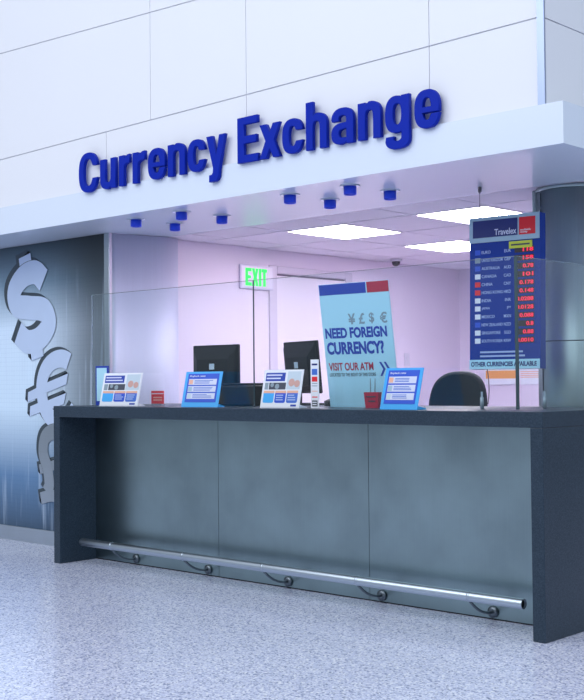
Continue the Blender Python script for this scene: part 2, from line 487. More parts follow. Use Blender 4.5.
def L_E(w, h):
    T = TH * 1.05
    return [[(0, 0), (w, 0), (w, T), (TV * 1.05, T), (TV * 1.05, h * .5 - T / 2), (w * .92, h * .5 - T / 2), (w * .92, h * .5 + T / 2), (TV * 1.05, h * .5 + T / 2),
             (TV * 1.05, h - T), (w * .97, h - T), (w * .97, h), (0, h)]]
def L_x(w, h):
    t = TV * 1.08
    return [[(0, 0), (t, 0), (w / 2, h * .30), (w - t, 0), (w, 0), (w * .5 + t * .62, h * .51), (w * .985, h), (w - t * 1.02, h), (w / 2, h * .71), (t, h), (.015 * w, h), (w * .5 - t * .62, h * .51)]]
def L_a(w, h):
    out = [(w, 0)] + [(w, h * .62)] + sup(w / 2, h * .64, w / 2, h * .36, 0, 172, 22)[1:] + [(.03 * w, h * .66), (TV + .03 * w, h * .66)]
    out += sup(w / 2, h * .66, w / 2 - TV, h * .34 - TH, 172, 5, 12)[1:] + [(w - TV, h * .585)]
    out += [(w * .52, h * .575)] + sup(w * .5, h * .285, w * .5, h * .29, 100, 262, 18) + [(w - TV - .01, h * .03), (w - TV, h * .075), (w - TV + .004, 0)]
    hole = sup(w * .5 + .004, h * .29, w * .5 - TV + .002, h * .29 - TH + .006, 90, 270, 14) + [(w - TV, h * .15), (w - TV, h * .44)]
    return [out, hole]
def L_g(w, h):
    out = [(w - TV, h), (w, h), (w, -DE + .05)] + sup(w * .5, -DE + .05, w * .5, .05, 0, -172, 18)[1:] + [(.03 * w, -DE + .062), (TV + .03 * w, -DE + .062)]
    out += sup(w * .5, -DE + .06, w * .5 - TV, .06 - TH, -172, -5, 10)[1:] + [(w - TV, 0.004), (w - TV, h * .09), (w - TV - .012, h * .03)]
    out += sup(w * .46, h * .52, w * .46, h * .49, 270, 90, 26) + [(w - TV - .012, h * .99), (w - TV, h * .92)]
    hole = sup(w * .46 + .006, h * .52, w * .46 - TV + .004, h * .49 - TH, 90, 270, 14) + [(w - TV, h * .12), (w - TV, h * .92)]
    hole = sup((TV + w - TV) / 2, h * .52, (w - 2 * TV) / 2, h * .49 - TH, 0, 360, 28)[:-1]
    return [out, hole]

letters = [  # kind, x, width, height, words
    (L_C, -3.479, .215, CAP, 'blue raised capital C that starts Currency above the fascia'),
    (L_u, -3.250, .176, XH, 'blue raised letter u right after the capital C of Currency'),
    (L_r, -3.055, .122, XH, 'blue raised letter r, the first of the two in Currency'),
    (L_r, -2.918, .136, XH, 'blue raised letter r, second of the two, before the e of Currency'),
    (L_e, -2.767, .178, XH, 'blue raised letter e between r and n in Currency'),
    (L_n, -2.578, .174, XH, 'blue raised letter n between e and c in Currency'),
    (L_C, -2.396, .170, XH, 'blue raised small letter c before the final y of Currency'),
    (L_y, -2.228, .176, XH, 'blue raised letter y that ends Currency, its tail over the fascia'),
    (L_E, -1.964, .183, CAP, 'blue raised capital E that starts Exchange above the fascia'),
    (L_x, -1.784, .176, XH, 'blue raised letter x right after the capital E of Exchange'),
    (L_C, -1.606, .172, XH, 'blue raised small letter c between x and h in Exchange'),
    (L_h, -1.426, .168, CAP, 'blue raised tall letter h in the middle of Exchange'),
    (L_a, -1.241, .172, XH, 'blue raised letter a between h and n in Exchange'),
    (L_n, -1.055, .170, XH, 'blue raised letter n between a and g in Exchange'),
    (L_g, -.872, .172, XH, 'blue raised letter g in Exchange, its tail over the fascia'),
    (L_e, -.683, .170, XH, 'blue raised letter e that ends Exchange, rightmost of the sign'),
]
for fn, x, w, h, lab in letters:
    me = shape(fn(w - .022, h), .026, .003)
    o = link('sign_letter', me, 'letter_blue')
    o.location = (x - .012, -.030, 2.490)
    tag(o, lab, 'sign letter', 'raised blue sign letters')

# ------------------------------------------------------------------ downlights under the soffit
dl = [(-3.16, .186, 'left of the near pair under the word Currency'), (-2.70, .178, 'right of the near pair under the word Currency'),
      (-3.135, .505, 'left of the pair farther in, under the word Currency'), (-2.653, .486, 'right of the pair farther in, under the word Currency'),
      (-1.758, .179, 'left of the near pair under the word Exchange'), (-1.312, .190, 'right of the near pair under the word Exchange'),
      (-1.722, .489, 'left of the pair farther in, under the word Exchange'), (-1.265, .487, 'right of the pair farther in, under the word Exchange')]
root = None
for x, y, words in dl:
    lab = 'blue drum downlight, ' + words
    if root is None:
        root = thing('downlight', lab, 'downlight', (x, y, ZC), group='blue downlights under the soffit')
        bm = bmesh.new(); lathe(bm, [(.058, 0), (.058, -.004), (.054, -.006)], seg=36); link('trim_ring', bm, 'lamp_ring', root)
        bm = bmesh.new(); lathe(bm, [(.036, -.006), (.036, -.05), (.034, -.052), (.030, -.052), (.030, -.045)], seg=36); link('lamp_shade', bm, 'lamp_blue', root)
    else: dup(root, (x, y, ZC), None, lab)

# ------------------------------------------------------------------ ceiling lights
def troffer(cx, cy, lab, sx=.56, sy=.665):
    t = thing('ceiling_light', lab, 'ceiling light', (cx, cy, ZC), group='square ceiling lights')
    bm = bmesh.new()
    a, b = sx / 2, sy / 2
    for q in ((-a, a, -b, -b + .012), (-a, a, b - .012, b), (-a, -a + .012, -b + .012, b - .012), (a - .012, a, -b + .012, b - .012)):
        B(bm, q[0], q[1], q[2], q[3], -.005, .001)
    link('frame', bm, 'lamp_frame', t)
    link('diffuser', box(-a + .012, a - .012, -b + .012, b - .012, -.0035, .0012), 'diffuser', t)
    return t
troffer(-2.65, 1.71, 'bright square ceiling light left of the hanging rate board, nearest the soffit edge')
troffer(-1.49, 1.71, 'bright square ceiling light just above the top of the rate board')
troffer(-2.65, 3.085, 'bright square ceiling light farther back, half behind the rate board')

# security camera dome
t = thing('security_camera', 'small dark dome camera on the booth ceiling above the poster board', 'security camera', (-3.58, 3.50, ZC))
t.scale = (.75, .75, .8)
bm = bmesh.new(); lathe(bm, [(.075, 0), (.075, -.022), (.062, -.03)], seg=28); link('mount', bm, 'dome_base', t)
bm = bmesh.new(); lathe(bm, [(.05, -.03), (.05, -.045), (.044, -.063), (.03, -.077), (.012, -.083)], seg=28); link('dome', bm, 'dome', t)

# exit sign on the left wall
t = thing('exit_sign', 'green lit EXIT sign on the pink wall beside the door', 'exit sign', (-3.819, 1.775, 1.968), (0, 0, PI / 2))
link('frame', box(0, .375, -.022, 0, 0, .195, .004), 'exit_edge', t)
link('panel', box(.012, .363, -.026, -.020, .012, .183), 'exit_panel', t)
EX, eh = .062, .142
def ex_shape(c, x, w):
    s = .027
    if c == 'E': q = [(0, 0), (w, 0), (w, s), (s, s), (s, eh / 2 - s * .45), (w * .88, eh / 2 - s * .45), (w * .88, eh / 2 + s * .45), (s, eh / 2 + s * .45), (s, eh - s), (w, eh - s), (w, eh), (0, eh)]
    elif c == 'X': q = [(0, 0), (s * 1.05, 0), (w / 2, eh * .36), (w - s * 1.05, 0), (w, 0), (w * .5 + s * .6, eh * .5), (w, eh), (w - s * 1.05, eh), (w / 2, eh * .64), (s * 1.05, eh), (0, eh), (w * .5 - s * .6, eh * .5)]
    elif c == 'I': q = rect(0, s, 0, eh)
    else: q = [(w / 2 - s / 2, 0), (w / 2 + s / 2, 0), (w / 2 + s / 2, eh - s), (w, eh - s), (w, eh), (0, eh), (0, eh - s), (w / 2 - s / 2, eh - s)]
    return shape([[(x + a, b) for a, b in q]], .003, 0, (0, -.029, .026))
for c, x, w in (('E', .050, .068), ('X', .124, .072), ('I', .203, .026), ('T', .236, .058)):
    link('letter', ex_shape(c, x, w), 'exit_green', t)

# light switch
t = thing('light_switch', 'pale light switch plate on the far pink wall beside the poster board', 'light switch', (-3.82, 3.91, 1.36), (0, 0, PI / 2))
link('plate', box(0, .08, -.007, 0, 0, .118, .002), 'plate', t)
link('rocker', box(.026, .054, -.011, -.006, .03, .088, .001), 'exit_panel', t)

# notice panel on the back wall
t = thing('wall_notice', 'white notice panel with an orange band on the back wall under the rate board', 'notice', (-3.52, 4.809, 1.175))
link('panel', box(0, .95, -.02, 0, 0, .155, .003), 'white', t)
link('band', box(.012, .375, -.022, -.019, .058, .134), 'orange', t, label='orange band')
bm = bmesh.new(); bars(bm, .40, .66, .06, .13, 4, -.0205, .001); link('print', bm, 'peach', t)

# ------------------------------------------------------------------ mural with currency symbols
t = thing('wall_mural', 'dark blue steel-look mural with large currency signs left of the counter', 'mural', (-3.896, .5, .112))
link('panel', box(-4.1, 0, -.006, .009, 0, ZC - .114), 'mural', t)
def ribbon(pts, wd, n=8):
    """closed outline of a smooth stroke through pts"""
    P = [Vector(p) for p in pts]; P = [P[0] * 2 - P[1]] + P + [P[-1] * 2 - P[-2]]
    c = []
    for k in range(1, len(P) - 2):
        p0, p1, p2, p3 = P[k - 1:k + 3]
        for q in range(n):
            u = q / n
            c.append(.5 * ((2 * p1) + (p2 - p0) * u + (2 * p0 - 5 * p1 + 4 * p2 - p3) * u * u + (3 * p1 - p0 - 3 * p2 + p3) * u ** 3))
    c.append(P[-2])
    L_, R_ = [], []
    for k, p in enumerate(c):
        d_ = (c[min(k + 1, len(c) - 1)] - c[max(k - 1, 0)]).normalized(); nrm = Vector((-d_.y, d_.x)) * wd / 2
        L_.append(tuple(p + nrm)); R_.append(tuple(p - nrm))
    return L_ + R_[::-1]
def symbol(name, groups, cx, cz, rot, off):
    """thick printed currency sign: pale face, dark side showing up and to the left"""
    R_ = Matrix.Rotation(math.radians(rot), 2)
    bm = bmesh.new()
    for gi, contours in enumerate(groups):
        me = shape(contours, .004)
        for v in me.vertices:
            front = v.co.y < .002
            q = R_ @ Vector((v.co.x, v.co.z))
            dx, dz = (0, 0) if front else off
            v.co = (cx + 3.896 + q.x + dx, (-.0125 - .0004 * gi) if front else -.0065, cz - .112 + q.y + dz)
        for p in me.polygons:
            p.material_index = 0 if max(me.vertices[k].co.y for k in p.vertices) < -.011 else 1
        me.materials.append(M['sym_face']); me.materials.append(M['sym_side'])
        bm.from_mesh(me); bpy.data.meshes.remove(me)
    me = bpy.data.meshes.new(name); bm.to_mesh(me); bm.free()
    mi = [p.material_index for p in me.polygons]
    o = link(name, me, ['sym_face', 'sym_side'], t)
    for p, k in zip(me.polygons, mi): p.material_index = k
    return o
S_pts = [(.205, .155), (.11, .245), (-.05, .255), (-.19, .18), (-.185, .06), (-.03, .0), (.16, -.07), (.195, -.19), (.06, -.265), (-.10, -.255), (-.215, -.155)]
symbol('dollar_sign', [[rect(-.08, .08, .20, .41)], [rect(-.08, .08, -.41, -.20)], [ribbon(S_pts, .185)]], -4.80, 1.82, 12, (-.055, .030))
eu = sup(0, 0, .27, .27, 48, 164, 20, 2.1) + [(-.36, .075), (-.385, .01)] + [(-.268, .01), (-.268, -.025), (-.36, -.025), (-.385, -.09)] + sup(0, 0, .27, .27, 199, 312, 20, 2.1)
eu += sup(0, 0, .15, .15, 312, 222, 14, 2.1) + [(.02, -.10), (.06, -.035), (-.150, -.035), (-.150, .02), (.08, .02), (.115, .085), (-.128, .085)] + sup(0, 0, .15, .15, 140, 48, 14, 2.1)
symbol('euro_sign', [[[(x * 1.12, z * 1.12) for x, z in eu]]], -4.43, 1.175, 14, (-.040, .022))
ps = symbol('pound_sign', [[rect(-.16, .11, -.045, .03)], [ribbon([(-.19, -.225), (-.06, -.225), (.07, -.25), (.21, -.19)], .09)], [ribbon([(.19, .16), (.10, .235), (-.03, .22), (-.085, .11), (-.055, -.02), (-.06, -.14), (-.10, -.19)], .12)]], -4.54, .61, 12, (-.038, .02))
ps.data.materials[0] = M['base_steel']; ps['label'] = 'chrome grey pound sign'

# ------------------------------------------------------------------ counter
t = thing('service_counter', 'long dark stone counter with waterfall ends and steel front', 'counter', (0, 0, 0))
bm = bmesh.new(); B(bm, -3.83, 0, 0, .47, .995, H, 0, .003); B(bm, -3.72, 0, .468, .95, .995, H, 0, .003)
link('worktop', bm, 'stone', t)
link('side_panel', box(-3.83, -3.762, .001, .47, 0, .9945, .003), 'stone', t)
link('side_panel', box(-.068, 0, .001, .95, 0, .9945, .003), 'stone', t)
for a, b in ((-3.761, -2.516), (-2.516, -1.298), (-1.298, -.069)):
    link('front_panel', box(a + .0015, b - .0015, .307, .319, .008, .994), 'steel_sheet', t)
link('kickboard', box(-3.761, -.069, .312, .33, 0, .99), 'black2', t)

# foot rail
t = thing('foot_rail', 'stainless steel foot rail along the counter front near the floor', 'foot rail', (0, .1, .147))
bm = bmesh.new(); lathe(bm, [(.0245, -3.648), (.0255, -3.646), (.0255, -.178), (.0245, -.176), (.0215, -.176), (.0215, -.19)], seg=32, axis='X')
link('tube', bm, 'steel_tube', t, smooth=False)
bm = bmesh.new(); lathe(bm, [(.0213, -.1885), (.0213, -.1865)], seg=24, axis='X'); link('bore', bm, 'bore', t, label='dark open tube end')
for x in (-3.323, -2.611, -1.918, -1.209, -.486):
    bm = bmesh.new(); lathe(bm, [(.0262, x - .006), (.0275, x - .005), (.0275, x + .005), (.0262, x + .006)], seg=28, axis='X')
    link('collar', bm, 'steel_tube', t)
    bm = bmesh.new()
    pts = []
    for i in range(11):
        u = i / 10
        pts.append((x, .002 + .196 * u, -.026 - .080 * (1 - (1 - u) ** 2.2)))
    tube(bm, pts, .0075, 10)
    b_ = link('bracket', bm, 'steel_dark', t)
    bm = bmesh.new(); lathe(bm, [(.026, .207), (.030, .203), (.030, .196), (.016, .190)], (x, 0, -.106), 28, 0, 'Y')
    link('flange', bm, 'steel_dark', b_)

# ------------------------------------------------------------------ glass screen
t = thing('glass_screen', 'clear glass screen standing along the counter top', 'glass screen', (0, 0, H))
GT = 1.842 - H
link('pane', box(-3.79, -2.192, .300, .308, .001, GT), 'glass', t)
link('pane', box(-2.184, -.330, .300, .308, .001, GT), 'glass', t)
link('pane', box(-.326, -.318, .309, 1.02, .001, GT), 'glass', t)
for (a, b, c, d_) in ((-2.191, -2.1855, .3005, .3075), (-.3295, -.3155, .297, .3085), (-3.794, -3.7905, .3005, .3075)):
    link('edge', box(a, b, c, d_, .001, GT), 'clamp' if a < -3 else 'glass_edge', t)
bm = bmesh.new()
B(bm, -3.79, -2.192, .3005, .3075, GT, GT + .0022); B(bm, -2.184, -.33, .3005, .3075, GT, GT + .0022); B(bm, -.3255, -.3185, .309, 1.02, GT, GT + .0022)
link('top_edge', bm, 'clamp', t)
for x, y in ((-.545, .316), (-.336, .58)):
    bm = bmesh.new(); lathe(bm, [(.010, 0), (.010, .06), (.006, .062), (.006, .09)], (x, y, .001), 16)
    link('clamp', bm, 'clamp', t)

# ------------------------------------------------------------------ hanging rate board
BX, BY, BZ = -.882, .70, 1.281
t = thing('exchange_rate_board', 'tall blue hanging board of exchange rates with red digits', 'rate board', (BX, BY, BZ), (math.radians(-1.6), 0, math.radians(6)))
t.scale = (.934, 1, 1.007)
W, Hb = .455, .842
link('body', box(0, W + .004, .0, .066, 0, Hb, .002), 'board_body', t)
bm = bmesh.new(); B(bm, 0, W, -.004, .001, .700, Hb); link('header_frame', bm, 'pale_frame', t)
link('header_panel', box(.024, .317, -.0055, -.0035, .727, .822), 'navy_dk', t)
link('header_panel', box(.327, .430, -.0055, -.0035, .727, .822), 'red', t, label='red header square')
link('lettering', text_mesh('Travelex', .142, .034, .012, .001, (.168, -.006, .735)), 'lilac', t)
bm = text_mesh('worldwide', .066, .011, .01, .001, (.335, -.006, .747)); link('lettering', bm, 'white', t)
bm = text_mesh('money', .046, .010, .01, .001, (.335, -.006, .733)); link('lettering', bm, 'white', t)
link('footer_strip', box(0, W, -.004, .001, 0, .052), 'card_pale', t)
link('lettering', text_mesh('OTHER CURRENCIES AVAILABLE', .425, .026, .035, .001, (.012, -.0045, .014)), 'navy_dk', t)
tg = link('rate_tag', box(.262, .409, -.005, .001, .655, .693), 'yellow', t)
bm = bmesh.new(); bars(bm, .275, .395, .664, .684, 1, -.005, .0006, 0); link('lettering', bm, 'dark_print', tg)
bm = bmesh.new(); bars(bm, .07, .37, .060, .104, 2, 0, .001, .08); link('small_print', bm, 'rate_print', t)
rows = [('EURO', 'EUR', '118', 'royal', 'navy'), ('UNITED KINGDOM', 'GBP', '158', 'grey_print', 'white'), ('AUSTRALIA', 'AUD', '0.78', 'royal', 'navy'),
        ('CANADA', 'CAD', '101', 'white', 'dark_print'), ('CHINA', 'CNY', '0.178', 'red', 'crimson'), ('HONG KONG', 'HKD', '0.148', 'red', 'white'),
        ('INDIA', 'INR', '0.0288', 'white', 'grey_print'), ('JAPAN', 'JPY', '0.0128', 'white', 'dark_print'), ('MEXICO', 'MXN', '0.088', 'white', 'crimson'),
        ('NEW ZEALAND', 'NZD', '0.8', 'royal', 'lilac'), ('SINGAPORE', 'SGD', '0.88', 'white', 'red'), ('SOUTH KOREA', 'KRW', '0.0010', 'white', 'grey_print')]
for i, (nm, cd, rt, fa, fb) in enumerate(rows):
    z = .634 - i * .0446
    bm = bmesh.new(); B(bm, .036, .072, -.0015, .0005, z - .002, z + .026, 0)
    if fa == 'white' and fb == 'crimson': B(bm, .060, .072, -.002, -.001, z - .002, z + .026, 1)
    elif fb == 'red': B(bm, .036, .072, -.002, -.001, z + .012, z + .026, 1)
    else: lathe(bm, [(.0075, -.0022), (.0075, -.001)], (.054, 0, z + .012), 14, 1, 'Y')
    link('flag', bm, [fa, fb], t)
    link('country_name', text_mesh(nm, None, .017, .012, .001, (.080, -.0008, z + .003), maxw=.138), 'rate_print', t)
    link('currency_code', text_mesh(cd, None, .017, .012, .001, (.272, -.0008, z + .003), 'RIGHT', maxw=.046), 'rate_print', t)
    dw = link('digit_window', box(.296, .420, -.0015, .0005, z - .004, z + .028), 'led_off', t)
    w_ = min(.112, .021 * len(rt.replace('.', '')) + .004)
    link('digits', text_mesh(rt, w_, .022, .03, .001, (.416, -.002, z + .001), 'RIGHT'), 'led', dw)
for x in (.05, .40):
    if x < .1:
        bm = bmesh.new(); tube(bm, [(x, .03, Hb), (x, .03, ZC - BZ - .02)], .0022, 8); lk = link('suspension_wire', bm, 'cable', t)
        bm = bmesh.new(); lathe(bm, [(.011, ZC - BZ - .001), (.011, ZC - BZ - .03), (.004, ZC - BZ - .042)], (x, .03, 0), 16); link('anchor', bm, 'cable', lk)
bm = bmesh.new()
tube(bm, [(.10 + .012 * math.sin(u / 12 * 3), .03, -.21 * u / 12) if u < 12 else (.092, .04, -.2095) for u in range(0, 13)][:-1], .003, 8); link('power_cable', bm, 'cable', t)

# ------------------------------------------------------------------ foam poster board leaning on the glass
t = thing('poster_board', 'large pale blue NEED FOREIGN CURRENCY poster board leaning behind the glass', 'poster', (-1.678, .425, H + .001), (math.radians(8.2), 0, math.radians(2.0)))
W, Hp = .502, .718
link('board', box(0, W, 0, .006, 0, Hp), 'card_pale', t)
F = -.0012
link('header', box(0.004, .343, F, .001, .655, Hp - .002), 'navy', t)
link('header', box(.351, W, F, .001, .655, Hp - .002), 'crimson', t, label='crimson header block')
for ch, x in (('\u00a5', .215), ('\u00a3', .292), ('$', .365), ('\u20ac', .442)):
    link('currency_sign', text_mesh(ch, None, .062, .02, .001, (x - .018, F, .480), maxw=.055), 'grey_print', t)
link('lettering', text_mesh('NEED FOREIGN', .445, .062, .040, .001, (.018, F, .402)), 'navy', t)
link('lettering', text_mesh('CURRENCY?', .412, .074, .042, .001, (.020, F, .308)), 'navy', t)
link('lettering', text_mesh('VISIT OUR ATM', .325, .046, .018, .001, (.020, F, .214)), 'crimson', t, label='dark red line VISIT OUR ATM')
link('lettering', text_mesh('LOCATED TO THE RIGHT OF THIS STORE', .335, .020, .0, .001, (.022, F, .180)), 'dark_print', t)
ch_ = []
bm = bmesh.new()
for x in (.388, .420):
    z0, z1, zm = .180, .260, .220
    c = [(x, z1), (x + .014, z1), (x + .040, zm), (x + .014, z0), (x, z0), (x + .024, zm)]
    me = shape([c], .001, 0, (0, F, 0)); bm.from_mesh(me); bpy.data.meshes.remove(me)
link('chevron', bm, 'navy', t)

# ------------------------------------------------------------------ stands on the counter
def slant_stand(name, lab, cat, loc, yaw, back, w, h, face, mat_body, group=None):
    """one-piece slanted display stand: face leaning back, foot and rear strut"""
    t = thing(name, lab, cat, loc, (0, 0, math.radians(yaw)), group)
    a = math.radians(back); s, c = math.sin(a), math.cos(a)
    bm = bmesh.new()
    th = .004
    prof = [(0, 0), (h * s, h * c), (h * s + th, h * c), (th * 1.1 + .02 * s, .02 * c), (.075, .005), (.075, 0)]
    v0 = [bm.verts.new((0, y, z)) for y, z in prof]; v1 = [bm.verts.new((w, y, z)) for y, z in prof]
    for i in range(len(prof)):
        bm.faces.new((v0[i], v0[(i + 1) % 6], v1[(i + 1) % 6], v1[i]))
    bm.faces.new(v0); bm.faces.new(v1)
    link('stand', bm, mat_body, t)
    f = bpy.data.objects.new('card', None)
    def put(nm, bm_or_me, mat, label=None):
        o = link(nm, bm_or_me, mat, t, label=label)
        o.rotation_euler = (-a, 0, 0); return o
    face(put, w, h)
    bpy.data.objects.remove(f)
    return t

def blue_face(put, w, h):
    m = .022
    put('card', box(m, w - m, -.002, 0, .030, h - m * .6), 'royal')
    put('heading', text_mesh('Buyback rates', w * .42, .014, .015, .001, (m + .016, -.0028, h - .037)), 'lilac')
    z1 = h - .046; hh = (z1 - .045) / 3
    for k in range(3):
        za = z1 - (k + 1) * hh + .006
        put('panel', box(m + .012, w - m - .012, -.003, -.0015, za, za + hh - .008), 'lilac')
        put('stamp', box(m + .014, m + .044, -.0036, -.0026, za + .004, za + hh - .013), ['peach', 'pale_frame', 'logo_grey'][k])
        bm = bmesh.new(); bars(bm, m + .056, w - m - .03, za + .006, za + hh - .014, 3, -.003, .0006, .3); put('small_print', bm, 'mid_blue')
slant_stand('display_stand', 'bright blue slanted display stand in front of the left monitor', 'display stand', (-2.641, .11, H + .0005), 10.2, 15, .283, .226, blue_face, 'card_cyan', 'bright blue display stands')
slant_stand('display_stand', 'bright blue slanted display stand at the right of the poster board', 'display stand', (-1.055, .11, H + .0005), -4.2, 15, .262, .226, blue_face, 'card_cyan', 'bright blue display stands')

def photo_face(put, w, h):
    m = .006
    put('card', box(m, w - m, -.0015, 0, .004, h - .004), 'white')
    put('heading_block', box(.018, w * .56, -.0026, -.001, h * .70, h * .92), 'navy')
    bm = bmesh.new(); bars(bm, .026, w * .53, h * .73, h * .90, 2, -.0028, .0006, .2); put('heading', bm, 'lilac')
    put('picture', box(.018, w * .15, -.0026, -.001, h * .48, h * .66), 'grey_print')
    put('picture', box(w * .17, w * .60, -.0024, -.001, h * .48, h * .66), 'dark_print')
    bm = bmesh.new(); lathe(bm, [(.016, -.0032), (.016, -.0022)], (w * .38, 0, h * .56), 18, 0, 'Y'); lathe(bm, [(.013, -.0032), (.013, -.0022)], (w * .25, 0, h * .60), 18, 0, 'Y'); put('picture_figure', bm, 'grey_print')
    put('picture', box(w * .62, w - .012, -.0024, -.001, h * .48, h * .95), 'logo_grey')
    bm = bmesh.new(); lathe(bm, [(.023, -.0034), (.023, -.0022)], (w * .74, 0, h * .66), 20, 0, 'Y'); lathe(bm, [(.021, -.0034), (.021, -.0022)], (w * .88, 0, h * .63), 20, 0, 'Y'); put('picture_faces', bm, 'skin_print')
    for k, mt in enumerate(('card_cyan', 'royal', 'mid_blue')):
        x0 = .016 + k * (w - .028) / 3; x1 = x0 + (w - .028) / 3 - .008
        r = .014
        c = [(x0, h * .40), (x0, h * .13 + r)] + sup(x0 + r, h * .13 + r, r, r, 180, 270, 4)[1:] + sup(x1 - r, h * .13 + r, r, r, 270, 360, 4) + [(x1, h * .40)]
        put('offer_box', shape([c], .0016, 0, (0, -.0026, 0)), mt)
        put('offer_title', box(x0, x1, -.0030, -.001, h * .385, h * .45), 'peach')
        bm = bmesh.new(); bars(bm, x0 + .01, x1 - .01, h * .18, h * .36, 3, -.0026, .0006, .3); put('small_print', bm, 'rate_print' if k else 'card_cyan')
    put('emblem', box(w * .78, w * .92, -.0022, -.001, h * .04, h * .09), 'navy')
slant_stand('display_stand', 'white slanted stand with printed photo card at the far left of the counter', 'display stand', (-3.451, .10, H + .0005), 11, 14, .33, .226, photo_face, 'white', 'white photo display stands')
slant_stand('display_stand', 'white slanted stand with photo card in front of the right monitor', 'display stand', (-1.96, .12, H + .0005), 3.5, 12.5, .295, .226, photo_face, 'white', 'white photo display stands')

# tall portrait frame at the far left
t = thing('sign_holder', 'upright navy-edged sign holder behind the leftmost photo stand', 'sign holder', (-3.686, .25, H + .0005), (math.radians(0), 0, math.radians(10)))
link('frame', box(0, .115, 0, .012, 0, .272, .002), 'navy', t)
link('card', box(.012, .103, -.0015, .002, .03, .258), 'card_pale', t)

# red card on the counter
t = thing('small_sign', 'small bright red card standing on the counter between the two left stands', 'sign', (-3.222, .36, H + .0005), (0, 0, math.radians(14)))
link('card', box(0, .102, 0, .004, .012, .098), 'red', t)
link('foot', box(.01, .092, -.012, .03, 0, .0125), 'clamp', t)
link('stripe', box(.004, .098, -.001, .001, .076, .082), 'white', t)
bm = bmesh.new(); bars(bm, .016, .088, .028, .062, 2, 0, .0008, .15); link('lettering', bm, 'peach', t)

# payment strip
t = thing('payment_sign', 'narrow white upright card of payment logos beside the poster board', 'sign', (-1.593, .16, H + .0005), (0, 0, math.radians(-2)))
link('card', box(0, .062, 0, .004, 0, .275), 'white', t)
link('foot', box(.004, .058, .003, .05, 0, .003), 'white', t)
for z0, z1, mt in ((.242, .252, 'navy_dk'), (.188, .222, 'mid_blue'), (.150, .178, 'red'), (.138, .142, 'grey_print'), (.124, .128, 'grey_print'), (.094, .098, 'peach'), (.060, .066, 'red'), (.010, .044, 'dark_print')):
    p = link('logo', box(.010, .052, -.001, .001, z0, z1), mt, t)
bm = bmesh.new(); bars(bm, .014, .048, .014, .040, 2, -.001, .0006, .1); link('logo_print', bm, 'white', t)

# red pen pot with two pens
t = thing('pen_pot', 'small red pot with print in front of the poster board', 'pot', (-1.345, .318, H + .0005), (0, 0, math.radians(3)))
bm = bmesh.new()
v = []
for z, hw in ((0, .042), (.088, .051), (.088, .045), (.006, .037)):
    v.append([bm.verts.new((sx * hw + .055, .022 + sy * hw * .3, z)) for sx, sy in ((-1, -1), (1, -1), (1, 1), (-1, 1))])
for a, b in zip(v, v[1:]):
    for i in range(4): bm.faces.new((a[i], a[(i + 1) % 4], b[(i + 1) % 4], b[i]))
bm.faces.new(v[0]); bm.faces.new(v[-1])
link('pot', bm, 'crimson', t)
bm = bmesh.new(); bars(bm, .020, .090, .056, .070, 1, .0075, .003, .1); bars(bm, .036, .084, .030, .046, 1, .0083, .003, .1); link('lettering', bm, 'dark_print', t)
for x, dx in ((.042, -.002), (.068, .004)):
    o = bmesh.new(); tube(o, [(x, .022, .008), (x + dx, .022, .135), (x + dx * 1.2, .022, .165)], [.0035, .0035, .0022], 10)
    p = link('pen', o, 'grey_print'); p.location = t.location; p.rotation_euler = t.rotation_euler
    tag(p, 'slim grey pen in the red pot, ' + ('left of the two' if x < .05 else 'right of the two'), 'pen', 'pens in the red pot')

# ------------------------------------------------------------------ equipment behind the glass
def monitor(lab, loc, yaw, tilt):
    t = thing('monitor', lab, 'monitor', loc, (0, 0, math.radians(yaw)), 'black monitors seen from behind')
    W, Hh, z0 = .438, .335, .075
    def rot(bm):
        bmesh.ops.rotate(bm, verts=bm.verts, cent=(0, 0, z0), matrix=Matrix.Rotation(math.radians(tilt), 3, 'X'))
        return bm
    # back shell bulges toward the customer (-y)
    bm = bmesh.new(); B(bm, 0, W, 0, .024, z0, z0 + Hh, 0, .006); link('bezel', rot(bm), 'black', t)
    bm = bmesh.new()
    v0 = [bm.verts.new(p) for p in ((.010, .002, z0 + .008), (W - .010, .002, z0 + .008), (W - .010, .002, z0 + Hh - .008), (.010, .002, z0 + Hh - .008))]
    v1 = [bm.verts.new(p) for p in ((.022, -.014, z0 + .02), (W - .022, -.014, z0 + .02), (W - .022, -.014, z0 + Hh - .045), (.022, -.014, z0 + Hh - .045))]
    v2 = [bm.verts.new(p) for p in ((.07, -.034, z0 + .05), (W - .07, -.034, z0 + .05), (W - .07, -.034, z0 + Hh - .10), (.07, -.034, z0 + Hh - .10))]
    for a, b in ((v0, v1), (v1, v2)):
        for i in range(4): bm.faces.new((a[i], a[(i + 1) % 4], b[(i + 1) % 4], b[i]))
    bm.faces.new(v2); bm.faces.new(v0)
    link('back_shell', rot(bm), 'black', t)
    link('screen', rot(box(.018, W - .018, .022, .0255, z0 + .018, z0 + Hh - .018)), 'dome', t)
    link('emblem', rot(box(W / 2 - .024, W / 2 + .024, -.0362, -.033, z0 + .165, z0 + .205)), 'logo_grey', t)
    link('neck', box(W / 2 - .045, W / 2 + .045, -.052, -.030, .008, z0 + .15, .004), 'black', t)
    bm = bmesh.new(); B(bm, W / 2 - .12, W / 2 + .12, -.10, .10, 0, .014, 0, .005); link('base', bm, 'black', t)
    return t
monitor('black monitor seen from behind, left of the EXIT sign and glass joint', (-3.288, .80, H + .0005), 2, 0)
monitor('black monitor seen from behind, turned, between the EXIT sign and poster board', (-2.435, .86, H + .0005), -19, 5)

t = thing('receipt_printer', 'low black printer on the counter right of the left monitor', 'printer', (-2.80, .52, H + .0005))
bm = bmesh.new(); B(bm, 0, .40, 0, .20, 0, .130, 0, .012); link('body', bm, 'black2', t)
bm = bmesh.new(); B(bm, .02, .38, .02, .18, .130, .145, 0, .006); link('lid', bm, 'black', t)
link('paper', box(-.05, .06, -.03, .03, .036, .038), 'white', t)

